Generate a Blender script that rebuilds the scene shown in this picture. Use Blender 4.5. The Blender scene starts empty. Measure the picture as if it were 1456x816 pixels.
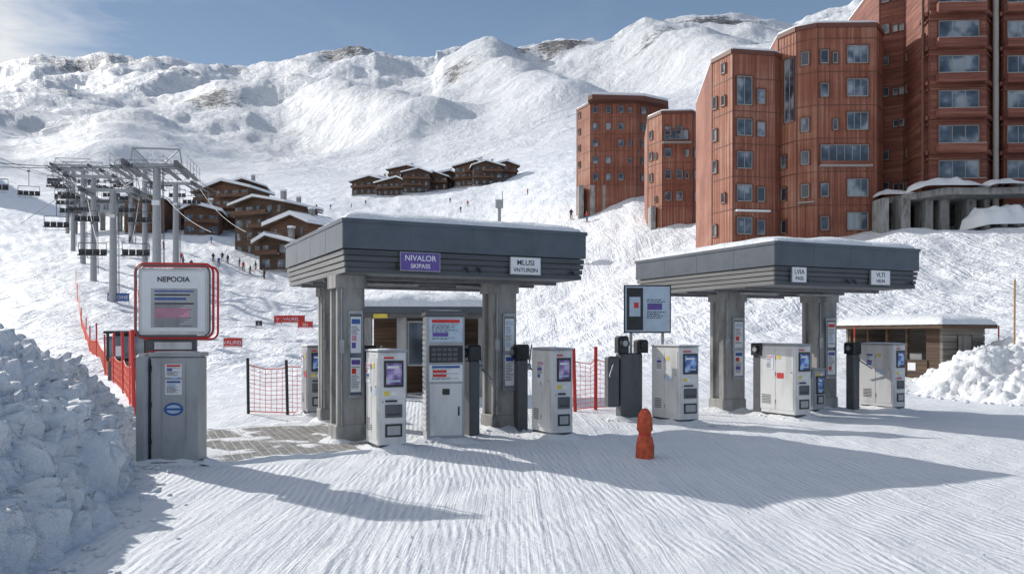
import bpy, math, random
import numpy as np
from mathutils import Vector, Matrix, noise
random.seed(7)
R=math.radians
scene=bpy.context.scene
COL=scene.collection
CAMH=1.8
# ---------- survey helpers: bearing / depth from the survey station -> world ----------
def P(b,d): return ((b-728.0)/1200.0*d, d)
def EL(y,d): return CAMH+(476.0-y)/1200.0*d

# ---------- node helpers ----------
def new_mat(name):
    m=bpy.data.materials.new(name); m.use_nodes=True
    nt=m.node_tree; b=nt.nodes['Principled BSDF']
    return m,nt,b
def N(nt,t,**kw):
    n=nt.nodes.new(t)
    for k,v in kw.items(): setattr(n,k,v)
    return n
def mth(nt,op,a,b=None,c=None,clamp=False):
    n=nt.nodes.new('ShaderNodeMath'); n.operation=op; n.use_clamp=clamp
    for i,v in enumerate((a,b,c)):
        if v is None: continue
        if isinstance(v,(int,float)): n.inputs[i].default_value=v
        else: nt.links.new(v,n.inputs[i])
    return n.outputs[0]
def ramp(nt,fac,stops):
    r=nt.nodes.new('ShaderNodeValToRGB'); nt.links.new(fac,r.inputs[0])
    e=r.color_ramp.elements
    while len(e)<len(stops): e.new(0.5)
    for i,(p,c) in enumerate(stops):
        e[i].position=p; e[i].color=(c[0],c[1],c[2],1) if not isinstance(c,(int,float)) else (c,c,c,1)
    return r.outputs[0]
def mapped(nt,scale,src='Object',rot=(0,0,0)):
    tc=nt.nodes.new('ShaderNodeTexCoord'); mp=nt.nodes.new('ShaderNodeMapping')
    nt.links.new(tc.outputs[src],mp.inputs[0]); mp.inputs['Scale'].default_value=scale; mp.inputs['Rotation'].default_value=rot
    return mp.outputs[0]
def noi(nt,vec,scale,detail=3,rough=0.5,dist=0):
    n=nt.nodes.new('ShaderNodeTexNoise'); n.inputs['Scale'].default_value=scale; n.inputs['Detail'].default_value=detail
    n.inputs['Roughness'].default_value=rough; n.inputs['Distortion'].default_value=dist
    if vec is not None: nt.links.new(vec,n.inputs['Vector'])
    return n.outputs['Fac']
def mapr(nt,v,a,b,c=0,d=1):
    n=nt.nodes.new('ShaderNodeMapRange'); nt.links.new(v,n.inputs[0])
    n.inputs[1].default_value=a;n.inputs[2].default_value=b;n.inputs[3].default_value=c;n.inputs[4].default_value=d
    return n.outputs[0]
def mixc(nt,f,a,b):
    n=nt.nodes.new('ShaderNodeMix'); n.data_type='RGBA'
    if isinstance(f,(int,float)): n.inputs[0].default_value=f
    else: nt.links.new(f,n.inputs[0])
    for i,v in ((6,a),(7,b)):
        if isinstance(v,tuple): n.inputs[i].default_value=(v[0],v[1],v[2],1)
        else: nt.links.new(v,n.inputs[i])
    return n.outputs[2]
def bump(nt,b,h,dist,strength=1.0):
    n=nt.nodes.new('ShaderNodeBump'); n.inputs['Distance'].default_value=dist; n.inputs['Strength'].default_value=strength
    nt.links.new(h,n.inputs['Height']); nt.links.new(n.outputs[0],b.inputs['Normal'])

def plain(name,col,rough=0.5,metal=0.0,var=0.15,scale=6.0,bmp=0.0,stretch=(1,1,1),dirt=None,spec=0.5):
    m,nt,b=new_mat(name)
    v=mapped(nt,stretch)
    n1=noi(nt,v,scale,5,0.65)
    c0=tuple(max(0,c*(1-var*1.6)) for c in col); c1=tuple(min(1,c*(1+var)) for c in col)
    if dirt: c0=dirt
    c=ramp(nt,n1,[(0.28,c0),(0.5,col),(0.75,c1)])
    nt.links.new(c,b.inputs['Base Color'])
    b.inputs['Roughness'].default_value=rough; b.inputs['Metallic'].default_value=metal
    b.inputs['Specular IOR Level'].default_value=spec
    if bmp>0: bump(nt,b,noi(nt,v,scale*4,5,0.6),bmp)
    return m

def snow_object_mat():
    m,nt,b=new_mat('snow')
    v=mapped(nt,(1,1,1))
    b.inputs['Base Color'].default_value=(0.86,0.88,0.91,1)
    b.inputs['Roughness'].default_value=0.65
    h=mth(nt,'ADD',mth(nt,'MULTIPLY',noi(nt,v,7,5,0.65),1.0),mth(nt,'MULTIPLY',noi(nt,v,45,3,0.7),0.30))
    bump(nt,b,h,0.07)
    return m
SNOW=snow_object_mat()

def ground_mat():
    m,nt,b=new_mat('snow_ground')
    g=nt.nodes.new('ShaderNodeNewGeometry'); pos=g.outputs['Position']
    ln=nt.nodes.new('ShaderNodeVectorMath'); ln.operation='LENGTH'; nt.links.new(pos,ln.inputs[0]); dist=ln.outputs['Value']
    n1=noi(nt,pos,1.8,3,0.6); n2=noi(nt,pos,16,5,0.78)
    vo=N(nt,'ShaderNodeTexVoronoi'); vo.inputs['Scale'].default_value=4.5; nt.links.new(pos,vo.inputs['Vector'])
    near=mth(nt,'ADD',mth(nt,'MULTIPLY',n1,0.04),mth(nt,'MULTIPLY',n2,0.045))
    tramp=mapr(nt,noi(nt,pos,0.45,2),0.50,0.66)
    foot=mth(nt,'MULTIPLY',mapr(nt,vo.outputs['Distance'],0.0,0.5,-1,0),mth(nt,'MULTIPLY',0.018,tramp))
    near=mth(nt,'ADD',near,foot)
    nearmask=mapr(nt,dist,60,18)
    mp=N(nt,'ShaderNodeMapping'); mp.inputs['Rotation'].default_value=(0,0,R(-6)); nt.links.new(pos,mp.inputs[0])
    w=N(nt,'ShaderNodeTexWave'); w.inputs['Scale'].default_value=3.6; w.inputs['Distortion'].default_value=0.15; w.inputs['Detail'].default_value=1
    w.inputs['Detail Scale'].default_value=0.3
    nt.links.new(mp.outputs[0],w.inputs['Vector'])
    wm=mapr(nt,noi(nt,pos,0.6,5,0.75),0.42,0.58)
    near=mth(nt,'ADD',near,mth(nt,'MULTIPLY',mth(nt,'MULTIPLY',w.outputs['Fac'],0.014),wm))
    # long straight ski tracks
    for rz,sc,am in ((10,1.6,.075),(-22,1.1,.05)):
        mp3=N(nt,'ShaderNodeMapping'); mp3.inputs['Scale'].default_value=(3.0,0.035,0.05); mp3.inputs['Rotation'].default_value=(0,0,R(rz)); nt.links.new(pos,mp3.inputs[0])
        near=mth(nt,'ADD',near,mth(nt,'MULTIPLY',noi(nt,mp3.outputs[0],sc,4,0.72,0.1),am))
    near=mth(nt,'MULTIPLY',near,nearmask)
    mp2=N(nt,'ShaderNodeMapping'); mp2.inputs['Scale'].default_value=(1.0,0.10,0.10); mp2.inputs['Rotation'].default_value=(0,0,R(30)); nt.links.new(pos,mp2.inputs[0])
    t1=noi(nt,mp2.outputs[0],0.7,5,0.75,0.5)
    t2=noi(nt,pos,0.5,5,0.7)
    mid=mth(nt,'ADD',mth(nt,'MULTIPLY',t1,0.60),mth(nt,'MULTIPLY',t2,0.85))
    mid=mth(nt,'MULTIPLY',mid,mth(nt,'MULTIPLY',mapr(nt,dist,22,50),mapr(nt,dist,420,110,0.35,1.0)))
    f1=noi(nt,pos,0.018,10,0.68,0.3)
    far=mth(nt,'MULTIPLY',mth(nt,'MULTIPLY',f1,30),mapr(nt,dist,250,1200))
    h=mth(nt,'ADD',near,mth(nt,'ADD',mid,far))
    bump(nt,b,h,1.0,0.9)
    at=N(nt,'ShaderNodeAttribute',attribute_name='rock')
    rn=noi(nt,pos,0.05,9,0.9,0.2)
    rk=mth(nt,'ADD',rn,mth(nt,'MULTIPLY',at.outputs['Fac'],0.22))
    rmask=mth(nt,'MULTIPLY',mapr(nt,rk,0.60,0.64),mapr(nt,dist,600,900))
    rcol=ramp(nt,noi(nt,pos,0.1,4),[(0.3,(0.05,0.048,0.046)),(0.7,(0.14,0.135,0.13))])
    scol=ramp(nt,noi(nt,pos,0.8,4,0.6),[(0.3,(0.79,0.82,0.87)),(0.7,(0.86,0.88,0.91))])
    nt.links.new(mixc(nt,rmask,scol,rcol),b.inputs['Base Color'])
    b.inputs['Roughness'].default_value=0.6
    return m
GROUND=ground_mat()

def cladding(name,c0,c1,c2,horizontal=False):
    m,nt,b=new_mat(name)
    v=mapped(nt,(0.12,0.12,3.0) if horizontal else (3.5,3.5,0.06))
    streak=noi(nt,v,1.6,5,0.7)
    big=noi(nt,mapped(nt,(0.15,0.15,0.3)),1.0,4,0.6)
    f=mth(nt,'ADD',mth(nt,'MULTIPLY',streak,0.65),mth(nt,'MULTIPLY',big,0.35))
    c=ramp(nt,f,[(0.35,c0),(0.5,c1),(0.64,c2)])
    nt.links.new(c,b.inputs['Base Color']); b.inputs['Roughness'].default_value=0.75
    bump(nt,b,streak,0.08)
    return m
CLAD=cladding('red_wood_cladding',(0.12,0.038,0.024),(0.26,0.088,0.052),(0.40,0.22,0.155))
CLAD2=cladding('red_wood_cladding_sunlit',(0.22,0.08,0.048),(0.38,0.15,0.092),(0.52,0.33,0.24))  # same cladding with sunlight put into the colour, for the left-facing facets
CLADH=cladding('red_plank_cladding',(0.085,0.026,0.018),(0.20,0.064,0.042),(0.33,0.15,0.10),True)
DARKWOOD=cladding('dark_wood',(0.03,0.018,0.011),(0.085,0.048,0.028),(0.17,0.10,0.06),True)
GREYWOOD=cladding('grey_planks',(0.09,0.08,0.07),(0.2,0.18,0.155),(0.33,0.30,0.26),True)
def glass_mat():
    m,nt,b=new_mat('window_glass')
    n=noi(nt,mapped(nt,(0.35,0.35,0.37)),1.7,2)
    c=ramp(nt,n,[(0.40,(0.025,0.035,0.05)),(0.52,(0.07,0.10,0.14)),(0.62,(0.28,0.31,0.34))])
    nt.links.new(c,b.inputs['Base Color']); b.inputs['Roughness'].default_value=0.08; b.inputs['Specular IOR Level'].default_value=0.9
    return m
GLASS=glass_mat()
WFRAME=plain('window_frame',(0.33,0.30,0.28),0.5)
DKFRAME=plain('dark_frame',(0.13,0.05,0.035),0.6)
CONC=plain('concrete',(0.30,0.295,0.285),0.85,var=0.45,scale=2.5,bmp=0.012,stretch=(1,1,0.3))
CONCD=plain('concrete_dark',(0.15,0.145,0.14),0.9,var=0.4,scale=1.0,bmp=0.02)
FASCIA=plain('fascia_metal',(0.095,0.112,0.135),0.42,0.35,var=0.14,scale=2.0)
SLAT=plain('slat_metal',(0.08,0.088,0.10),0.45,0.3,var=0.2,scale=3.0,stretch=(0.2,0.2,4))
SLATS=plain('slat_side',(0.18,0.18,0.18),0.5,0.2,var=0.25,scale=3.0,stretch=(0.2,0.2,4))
SOFFIT=plain('soffit',(0.16,0.16,0.17),0.7,var=0.2)
BLACK=plain('black_plastic',(0.02,0.021,0.024),0.4,var=0.3)
WHITEP=plain('white_powdercoat',(0.66,0.66,0.655),0.38,var=0.06,scale=3.0,dirt=(0.46,0.455,0.44),stretch=(1,1,.3))
GREYP=plain('grey_powdercoat',(0.37,0.38,0.39),0.4,0.15,var=0.18,scale=3.0,stretch=(1,1,.3))
DGREY=plain('dark_grey_panel',(0.10,0.105,0.115),0.45,0.2,var=0.15)
STEEL=plain('galvanised_steel',(0.36,0.37,0.38),0.45,0.6,var=0.2,scale=8.0)
STEELD=plain('weathered_steel',(0.15,0.155,0.165),0.55,0.5,var=0.3,scale=5.0)
PURPLE=plain('purple_print',(0.12,0.07,0.30),0.4,var=0.1)
BLUE=plain('blue_print',(0.03,0.10,0.33),0.4,var=0.2)
RED=plain('red_paint',(0.58,0.03,0.025),0.45,var=0.15)
PINK=plain('pink_print',(0.60,0.30,0.38),0.5,var=0.1)
WPRINT=plain('white_print',(0.74,0.75,0.77),0.45,var=0.04)
LBLUE=plain('pale_blue_print',(0.45,0.55,0.66),0.45,var=0.1)
YEL=plain('yellow_print',(0.7,0.55,0.08),0.5,var=0.1)
GRN=plain('green_print',(0.05,0.22,0.10),0.5,var=0.2)
INK=plain('ink',(0.03,0.03,0.05),0.6,var=0.1)
ORANGE=plain('orange_fabric',(0.58,0.10,0.04),0.7,var=0.4,scale=9,bmp=0.02)
NET=plain('orange_net',(0.72,0.12,0.07),0.6,var=0.1)
BAMBOO=plain('bamboo',(0.45,0.24,0.09),0.6,var=0.2)
def screen_mat(name,c1,c2,c3):
    m,nt,b=new_mat(name)
    n=noi(nt,mapped(nt,(1,1,1)),7,3)
    c=ramp(nt,n,[(0.35,c1),(0.5,c2),(0.62,c3)])
    nt.links.new(c,b.inputs['Base Color']); b.inputs['Roughness'].default_value=0.1
    nt.links.new(c,b.inputs['Emission Color']); b.inputs['Emission Strength'].default_value=0.12
    return m
SCR1=screen_mat('screen_violet',(0.05,0.03,0.14),(0.16,0.11,0.30),(0.4,0.34,0.52))
SCR2=screen_mat('screen_blue',(0.01,0.02,0.09),(0.04,0.10,0.34),(0.25,0.42,0.68))

# ---------- mesh builder ----------
class MB:
    def __init__(s): s.v=[];s.f=[];s.m=[];s.M=Matrix.Identity(4);s.sm=[]
    def add(s,vs,fs,mat=0,smooth=False):
        o=len(s.v); s.v+= [tuple(s.M@Vector(p)) for p in vs]
        for f in fs: s.f.append([i+o for i in f]); s.m.append(mat); s.sm.append(smooth)
    def box(s,x0,x1,y0,y1,z0,z1,mat=0,b=0.0):
        if b<=0:
            vs=[(x0,y0,z0),(x1,y0,z0),(x1,y1,z0),(x0,y1,z0),(x0,y0,z1),(x1,y0,z1),(x1,y1,z1),(x0,y1,z1)]
            s.add(vs,[(0,3,2,1),(4,5,6,7),(0,1,5,4),(1,2,6,5),(2,3,7,6),(3,0,4,7)],mat)
        else:
            def ring(i,z): return [(x0+i,y0,z),(x1-i,y0,z),(x1,y0+i,z),(x1,y1-i,z),(x1-i,y1,z),(x0+i,y1,z),(x0,y1-i,z),(x0,y0+i,z)]
            vs=ring(b,z0)+ring(b,z1-b)+[(x0+b if p[0]<(x0+x1)/2 else x1-b, y0+b if p[1]<(y0+y1)/2 else y1-b, z1) for p in ring(b,z1)]
            fs=[tuple(range(7,-1,-1)),tuple(range(16,24))]
            for k in range(2):
                for i in range(8):
                    j=(i+1)%8; fs.append((k*8+i,k*8+j,k*8+8+j,k*8+8+i))
            s.add(vs,fs,mat)
    def prism(s,poly,z0,z1,mat=0,topmat=None):
        n=len(poly); vs=[(p[0],p[1],z0) for p in poly]+[(p[0],p[1],z1) for p in poly]
        s.add(vs,[(i,(i+1)%n,n+(i+1)%n,n+i) for i in range(n)],mat)
        s.add([(p[0],p[1],z1) for p in poly],[tuple(range(n))],mat if topmat is None else topmat)
        s.add([(p[0],p[1],z0) for p in poly],[tuple(range(n-1,-1,-1))],mat)
    def cyl(s,p0,p1,r0,r1=None,n=10,mat=0,smooth=True):
        r1=r0 if r1 is None else r1
        p0=Vector(p0);p1=Vector(p1); a=(p1-p0)
        if a.length<1e-6: return
        a.normalize()
        u=a.orthogonal().normalized(); w=a.cross(u)
        vs=[]
        for p,r in ((p0,r0),(p1,r1)):
            for i in range(n):
                t=2*math.pi*i/n; vs.append(tuple(p+u*math.cos(t)*r+w*math.sin(t)*r))
        s.add(vs,[(i,(i+1)%n,n+(i+1)%n,n+i) for i in range(n)],mat,smooth)
        s.add(vs,[tuple(range(n-1,-1,-1)),tuple(range(n,2*n))],mat)
    def build(s,name,parent,mats,origin=None):
        me=bpy.data.meshes.new(name)
        v=s.v if origin is None else [(p[0]-origin[0],p[1]-origin[1],p[2]-origin[2]) for p in s.v]
        me.from_pydata(v,[],s.f)
        for m in mats: me.materials.append(m)
        me.polygons.foreach_set('material_index',s.m); me.polygons.foreach_set('use_smooth',s.sm)
        me.update()
        o=bpy.data.objects.new(name,me); COL.objects.link(o)
        if parent is not None: o.parent=parent
        return o
def root(name,loc,rot=0.0):
    e=bpy.data.objects.new(name,None); e.empty_display_size=0.3; COL.objects.link(e)
    e.location=loc; e.rotation_euler=(0,0,rot); return e
def text(body,parent,loc,size,mat,rotz=0.0,align='CENTER',sx=1.0):
    c=bpy.data.curves.new('lettering','FONT'); c.body=body; c.size=size; c.align_x=align; c.extrude=0.001; c.offset=0.0015
    o=bpy.data.objects.new('lettering',c); COL.objects.link(o); o.location=loc; o.rotation_euler=(R(90),0,rotz); o.scale=(sx,1,1)
    c.materials.append(mat); o.parent=parent; return o

# ---------- terrain ----------
cols=[-600,0,100,200,300,400,500,600,700,800,900,1000,1100,1200,1300,1456,2100]
rows={
40:[525,528,530,530,530,530,530,530,526,518,508,495,482,468,455,430,400],
60:[490,498,496,497,507,508,508,503,494,478,452,415,375,350,332,322,300],
75:[475,476,470,475,490,492,491,484,470,448,415,368,338,324,316,306,280],
90:[450,452,446,450,470,475,476,465,446,420,380,342,322,312,305,295,270],
110:[405,420,418,425,442,450,450,437,412,370,330,308,300,295,290,280,255],  # far-left columns raised from here so the slope turns from the sun and shades
140:[360,384,386,388,402,412,413,395,365,315,275,265,270,270,268,262,240],
180:[315,345,350,348,350,362,370,350,325,282,255,245,245,240,235,228,210],
260:[270,308,318,310,305,310,312,303,285,250,235,225,220,220,215,205,190],
400:[225,278,290,288,280,275,268,262,250,228,212,200,180,175,170,155,140],
700:[200,236,246,250,245,240,245,232,212,188,165,140,120,115,110,95,80],
1200:[160,172,180,190,195,190,170,165,145,115,90,65,60,50,40,20,10],
1800:[125,128,132,130,138,142,115,112,72,50,44,20,30,25,0,-20,-20],
2600:[90,88,85,82,86,84,63,92,88,70,62,42,52,42,20,0,0]}
sky_b=[-600,0,60,100,150,200,250,300,350,400,450,490,530,590,650,700,740,770,800,840,870,910,960,1010,1060,1100,1150,1200,1250,1456,2100]
sky_y=[95,88,80,85,73,80,77,88,92,83,68,61,72,92,76,70,74,62,50,52,55,42,28,20,22,34,40,22,0,-40,-60]
fb=np.arange(-600,2101,15.0)
deps=[0,25]; Zt=[np.zeros_like(fb),np.zeros_like(fb)]
for d in sorted(rows):
    y=np.interp(fb,cols,rows[d])
    if d==1800: y=np.where(fb>=620,np.interp(fb,sky_b,sky_y),y)
    if d==2600: y=np.where(fb<620,np.interp(fb,sky_b,sky_y),y)
    deps.append(d); Zt.append(CAMH+(476-y)/1200*d)
deps.append(3600); Zt.append(Zt[-1]*0.75)
deps.append(6000); Zt.append(Zt[-1]*0.5)
Zt=np.array(Zt); deps=np.array(deps,float)
def seg_g(x,y,ax,ay,bx,by,s):
    dx,dy=bx-ax,by-ay; t=np.clip(((x-ax)*dx+(y-ay)*dy)/(dx*dx+dy*dy),0,1)
    return np.exp(-(((x-ax-t*dx)**2+(y-ay-t*dy)**2)/(s*s)))
def base_h(x,y):
    out=np.zeros_like(x)
    facs=(0.95,0.985,1.0,1.015,1.05)
    for f in facs:
        Y=np.clip(y*f,2,5999); b=np.clip(728+1200*x/np.maximum(y,2),-600,2099)
        j=np.clip((b+600)/15,0,len(fb)-1.001); j0=j.astype(int); fj=j-j0
        i0=np.clip(np.searchsorted(deps,Y,side='right')-1,0,len(deps)-2)
        fi=(Y-deps[i0])/(deps[i0+1]-deps[i0])
        z=(Zt[i0,j0]*(1-fj)+Zt[i0,j0+1]*fj)*(1-fi)+(Zt[i0+1,j0]*(1-fj)+Zt[i0+1,j0+1]*fj)*fi
        out+=z
    out/=len(facs)
    out+=95*seg_g(x,y,-450,560,-900,1230,62)  # spur added past the left edge of view to throw shade over the valley
    out+=42*seg_g(x,y,-290,330,-450,560,42)
    out+=30*seg_g(x,y,-330,700,-520,1150,60)+38*seg_g(x,y,-330,1250,-600,1750,90)+46*seg_g(x,y,-120,1000,-420,1700,70)-30*seg_g(x,y,-200,1000,-430,1500,60)
    out+=34*seg_g(x,y,60,900,-60,1700,60)-26*seg_g(x,y,150,900,60,1600,60)+30*seg_g(x,y,250,800,230,1500,55)
    return np.where(y<2,0,out)
def sst(a,b,x):
    t=min(1,max(0,(x-a)/(b-a))); return t*t*(3-2*t)
def detail(x,y):
    d=math.hypot(x,y); z=0.0
    if d<60 :
        z+=0.04*noise.noise(Vector((x*1.1,y*1.1,3)))+0.02*noise.noise(Vector((x*3,y*3,9)))
    if y>26:
        w=sst(26,50,y)*(1-sst(350,600,d))
        z+=w*(0.9*noise.noise(Vector((x*0.07,y*0.07,0)))+0.45*noise.noise(Vector((x*0.25,y*0.25,5)))+0.20*noise.noise(Vector((x*0.7,y*0.7,2))))
    if y>150:
        w=sst(150,1300,d)
        right=728+1200*x/y>620
        yc=1800 if right else 2600
        cr=math.exp(-((y-yc)/330.0)**2)
        v=Vector((x/620.0,y/620.0,1.3))
        u=Vector((x/170.0+y/900.0,y/520.0,4.1))
        z+=w*(d*0.024*(1-.75*cr)*noise.fractal(v,1.05,2.1,7)+d*0.0125*(noise.ridged_multi_fractal(v*2.6,0.95,2.1,7,1.0,2.0)-1.1)*(1-.3*cr)+d*0.006*noise.fractal(u,1.0,2.1,5))
    return z
def T(x,y):
    return float(base_h(np.array([x],float),np.array([y],float))[0])+detail(x,y)

def make_ground():
    ang=list(np.linspace(-180,-42,40,endpoint=False))+list(np.linspace(-42,42,800))+list(np.linspace(42,180,40,endpoint=False)[1:])
    na=len(ang); rad=[0.0]+list(np.geomspace(0.6,5600,540))
    nr=len(rad)
    A=np.radians(np.array(ang))
    X=np.outer(rad,np.sin(A)); Y=np.outer(rad,np.cos(A))
    Zb=base_h(X.ravel(),Y.ravel())
    xs=X.ravel();ys=Y.ravel()
    zs=np.array([zb+detail(a,b) for zb,a,b in zip(Zb.tolist(),xs.tolist(),ys.tolist())])
    co=np.stack([xs,ys,zs],1)
    i=np.arange(nr-1)[:,None]; j=np.arange(na)[None,:]; j2=(j+1)%na
    F=np.stack([i*na+j,(i+1)*na+j,(i+1)*na+j2,i*na+j2],-1).reshape(-1,4)[:, ::-1]
    me=bpy.data.meshes.new('snowy_ground')
    me.vertices.add(len(co)); me.vertices.foreach_set('co',co.ravel())
    me.loops.add(F.size); me.loops.foreach_set('vertex_index',F.ravel().astype(np.int32))
    me.polygons.add(len(F)); me.polygons.foreach_set('loop_start',np.arange(0,F.size,4,dtype=np.int32)); me.polygons.foreach_set('loop_total',np.full(len(F),4,dtype=np.int32))
    me.update(calc_edges=True); me.validate()
    me.polygons.foreach_set('use_smooth',[True]*len(me.polygons))
    bb=728+1200*xs/np.maximum(ys,1)
    rk=np.full(len(xs),-0.6)
    for (b0,y0,rb,ry,a) in [(300,1500,70,160,.75),(650,1450,50,120,.6),(800,1700,60,130,1.05),(740,1720,30,90,.8),(1010,1700,100,130,1.0),(1000,1500,130,130,.6),(490,2450,70,180,.8),(120,2400,220,180,.6),(340,2400,60,150,.5),(1080,1000,60,200,.35),(950,1300,80,150,.6),(90,1600,60,200,.5),(560,1100,30,80,.4),(250,2100,80,150,.5),(880,1550,70,120,.6),(430,1700,50,120,.45)]:
        rk=np.maximum(rk,-0.6+(a+.6)*np.exp(-((bb-b0)/rb)**2-((ys-y0)/ry)**2))
    at=me.attributes.new('rock','FLOAT','POINT'); at.data.foreach_set('value',rk)
    me.materials.append(GROUND)
    o=bpy.data.objects.new('snowy_ground',me); COL.objects.link(o)
make_ground()

# ---------- snow piles ----------
def chunk(p,s=1.0):
    d,_=noise.voronoi(p*2.1*s); d2,_=noise.voronoi(p*5.0*s+Vector((3,1,7))); d3,_=noise.voronoi(p*12.0*s)
    return 0.34*min(.5,(d[1]-d[0]))+0.22*min(.5,(d2[1]-d2[0]))+0.09*min(.5,(d3[1]-d3[0]))+0.24*noise.noise(p*0.9*s)+0.03*noise.noise(p*9*s)-0.19
def heightfield(name,x0,x1,y0,y1,step,fn,s=1.0,amp=1.0):
    nx=int((x1-x0)/step);ny=int((y1-y0)/step)
    H=[[fn(x0+i*step,y0+j*step) for i in range(nx+1)] for j in range(ny+1)]
    vs=[]
    for j in range(ny+1):
        for i in range(nx+1):
            x=x0+i*step;y=y0+j*step;z=H[j][i]
            gx=(H[j][min(nx,i+1)]-H[j][max(0,i-1)])/(2*step); gy=(H[min(ny,j+1)][i]-H[max(0,j-1)][i])/(2*step)
            n=Vector((-gx,-gy,1)).normalized()
            k=max(0,min(1,(z+.12)/.35))*amp
            c=chunk(Vector((x,y,z)),s)*k if k>0 else 0
            q=Vector((x-x0,y-y0,z))+n*c; vs.append(tuple(q))
    fs=[(j*(nx+1)+i,j*(nx+1)+i+1,(j+1)*(nx+1)+i+1,(j+1)*(nx+1)+i) for j in range(ny) for i in range(nx)]
    me=bpy.data.meshes.new(name); me.from_pydata(vs,[],fs); me.materials.append(SNOW)
    me.polygons.foreach_set('use_smooth',[True]*len(fs))
    o=bpy.data.objects.new(name,me); COL.objects.link(o); o.location=(x0,y0,0); return o
ey=[2,4,6.3,8,10,12,14,16,18]; ex=[-3.2,-3.2,-3.45,-3.85,-4.5,-5.3,-5.9,-6.8,-7.9]
def pile_l(x,y):
    d=float(np.interp(y,ey,ex))-x + 0.30*noise.noise(Vector((x*.8,y*.8,4)))
    if d<-0.3: return -0.3
    h=1.98*(1-math.exp(-(max(d,0)/0.95)**1.15)) if d>0 else d*1.0
    h*=sst(17.5,13.0,y)*(.80+.20*sst(5,9,y))
    h*=1-sst(-9.5,-12,x) if x<-9.5 else 1
    return h-0.03
heightfield('snow_pile',-12,-2.9,1.5,18.5,0.038,pile_l,1.0,1.25)
def pile_r(x,y):
    u=(x-17.2)/5.2; v=(y-25.0)/5.2
    r=u*u+v*v+.25*noise.noise(Vector((x*.5,y*.5,8)))
    return 2.0*(1-r)**0.9 if r<1 else -min(.5,(r-1)*1.0)
heightfield('snow_pile',11.2,24,19,31,0.07,pile_r,.75,1.0)

def snow_cap(parent,x0,x1,y0,y1,z,h,seed=0,step=0.09,over=0.03,name='snow_cap'):
    nx=max(4,int((x1-x0)/step)); ny=max(4,int((y1-y0)/step)); vs=[]
    for j in range(ny+1):
        for i in range(nx+1):
            u=i/nx;v=j/ny; e=min(u*(x1-x0),(1-u)*(x1-x0),v*(y1-y0),(1-v)*(y1-y0))
            k=1-math.exp(-e/0.16)
            k2=1-math.exp(-e/1.1)
            x=x0-over+(x1-x0+2*over)*u; y=y0-over+(y1-y0+2*over)*v
            n=noise.noise(Vector((x*1.2,y*1.2,seed)))*0.5+noise.noise(Vector((x*4,y*4,seed)))*0.15
            vs.append((x+0.03*noise.noise(Vector((y*3,x*3,seed))),y+0.03*noise.noise(Vector((x*3,y*3,seed+5))),z+(h*0.45*k+h*0.7*k2)*(1+0.5*n)+ (0 if e>0 else -0.015)))
    fs=[(j*(nx+1)+i,j*(nx+1)+i+1,(j+1)*(nx+1)+i+1,(j+1)*(nx+1)+i) for j in range(ny) for i in range(nx)]
    me=bpy.data.meshes.new(name); me.from_pydata(vs,[],fs); me.materials.append(SNOW); me.polygons.foreach_set('use_smooth',[True]*len(fs))
    o=bpy.data.objects.new(name,me); COL.objects.link(o); o.parent=parent; return o

# ---------- posters ----------
PM=[WPRINT,PINK,BLUE,INK,LBLUE,RED,PURPLE,YEL,GRN]
def poster(mb,x0,x1,z0,z1,y,off,rng,bg=0):
    mb.box(x0,x1,y-0.006,y,z0,z1,off+bg)
    w=x1-x0;h=z1-z0
    z=z1-0.06*h
    k=rng.choice([1,2,6,5,4])
    mb.box(x0+.08*w,x1-.08*w,y-0.009,y-0.006,z-0.14*h,z,off+k); z-=0.2*h
    while z>z0+0.12*h:
        if rng.random()<0.25:
            hh=0.16*h
            if z-hh<z0+0.05*h: break
            mb.box(x0+.1*w,x0+w*rng.uniform(.4,.85),y-0.009,y-0.006,z-hh,z,off+rng.choice([1,2,4,6,5])); z-=hh+.04*h
        else:
            xe=x0+w*rng.uniform(.55,.92)
            xx=x0+.08*w
            while xx<xe:
                ww=w*rng.uniform(.05,.16)
                mb.box(xx,min(xx+ww,xe),y-0.008,y-0.006,z-.022*h,z,off+3); xx+=ww+.03*w
            z-=.05*h

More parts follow.
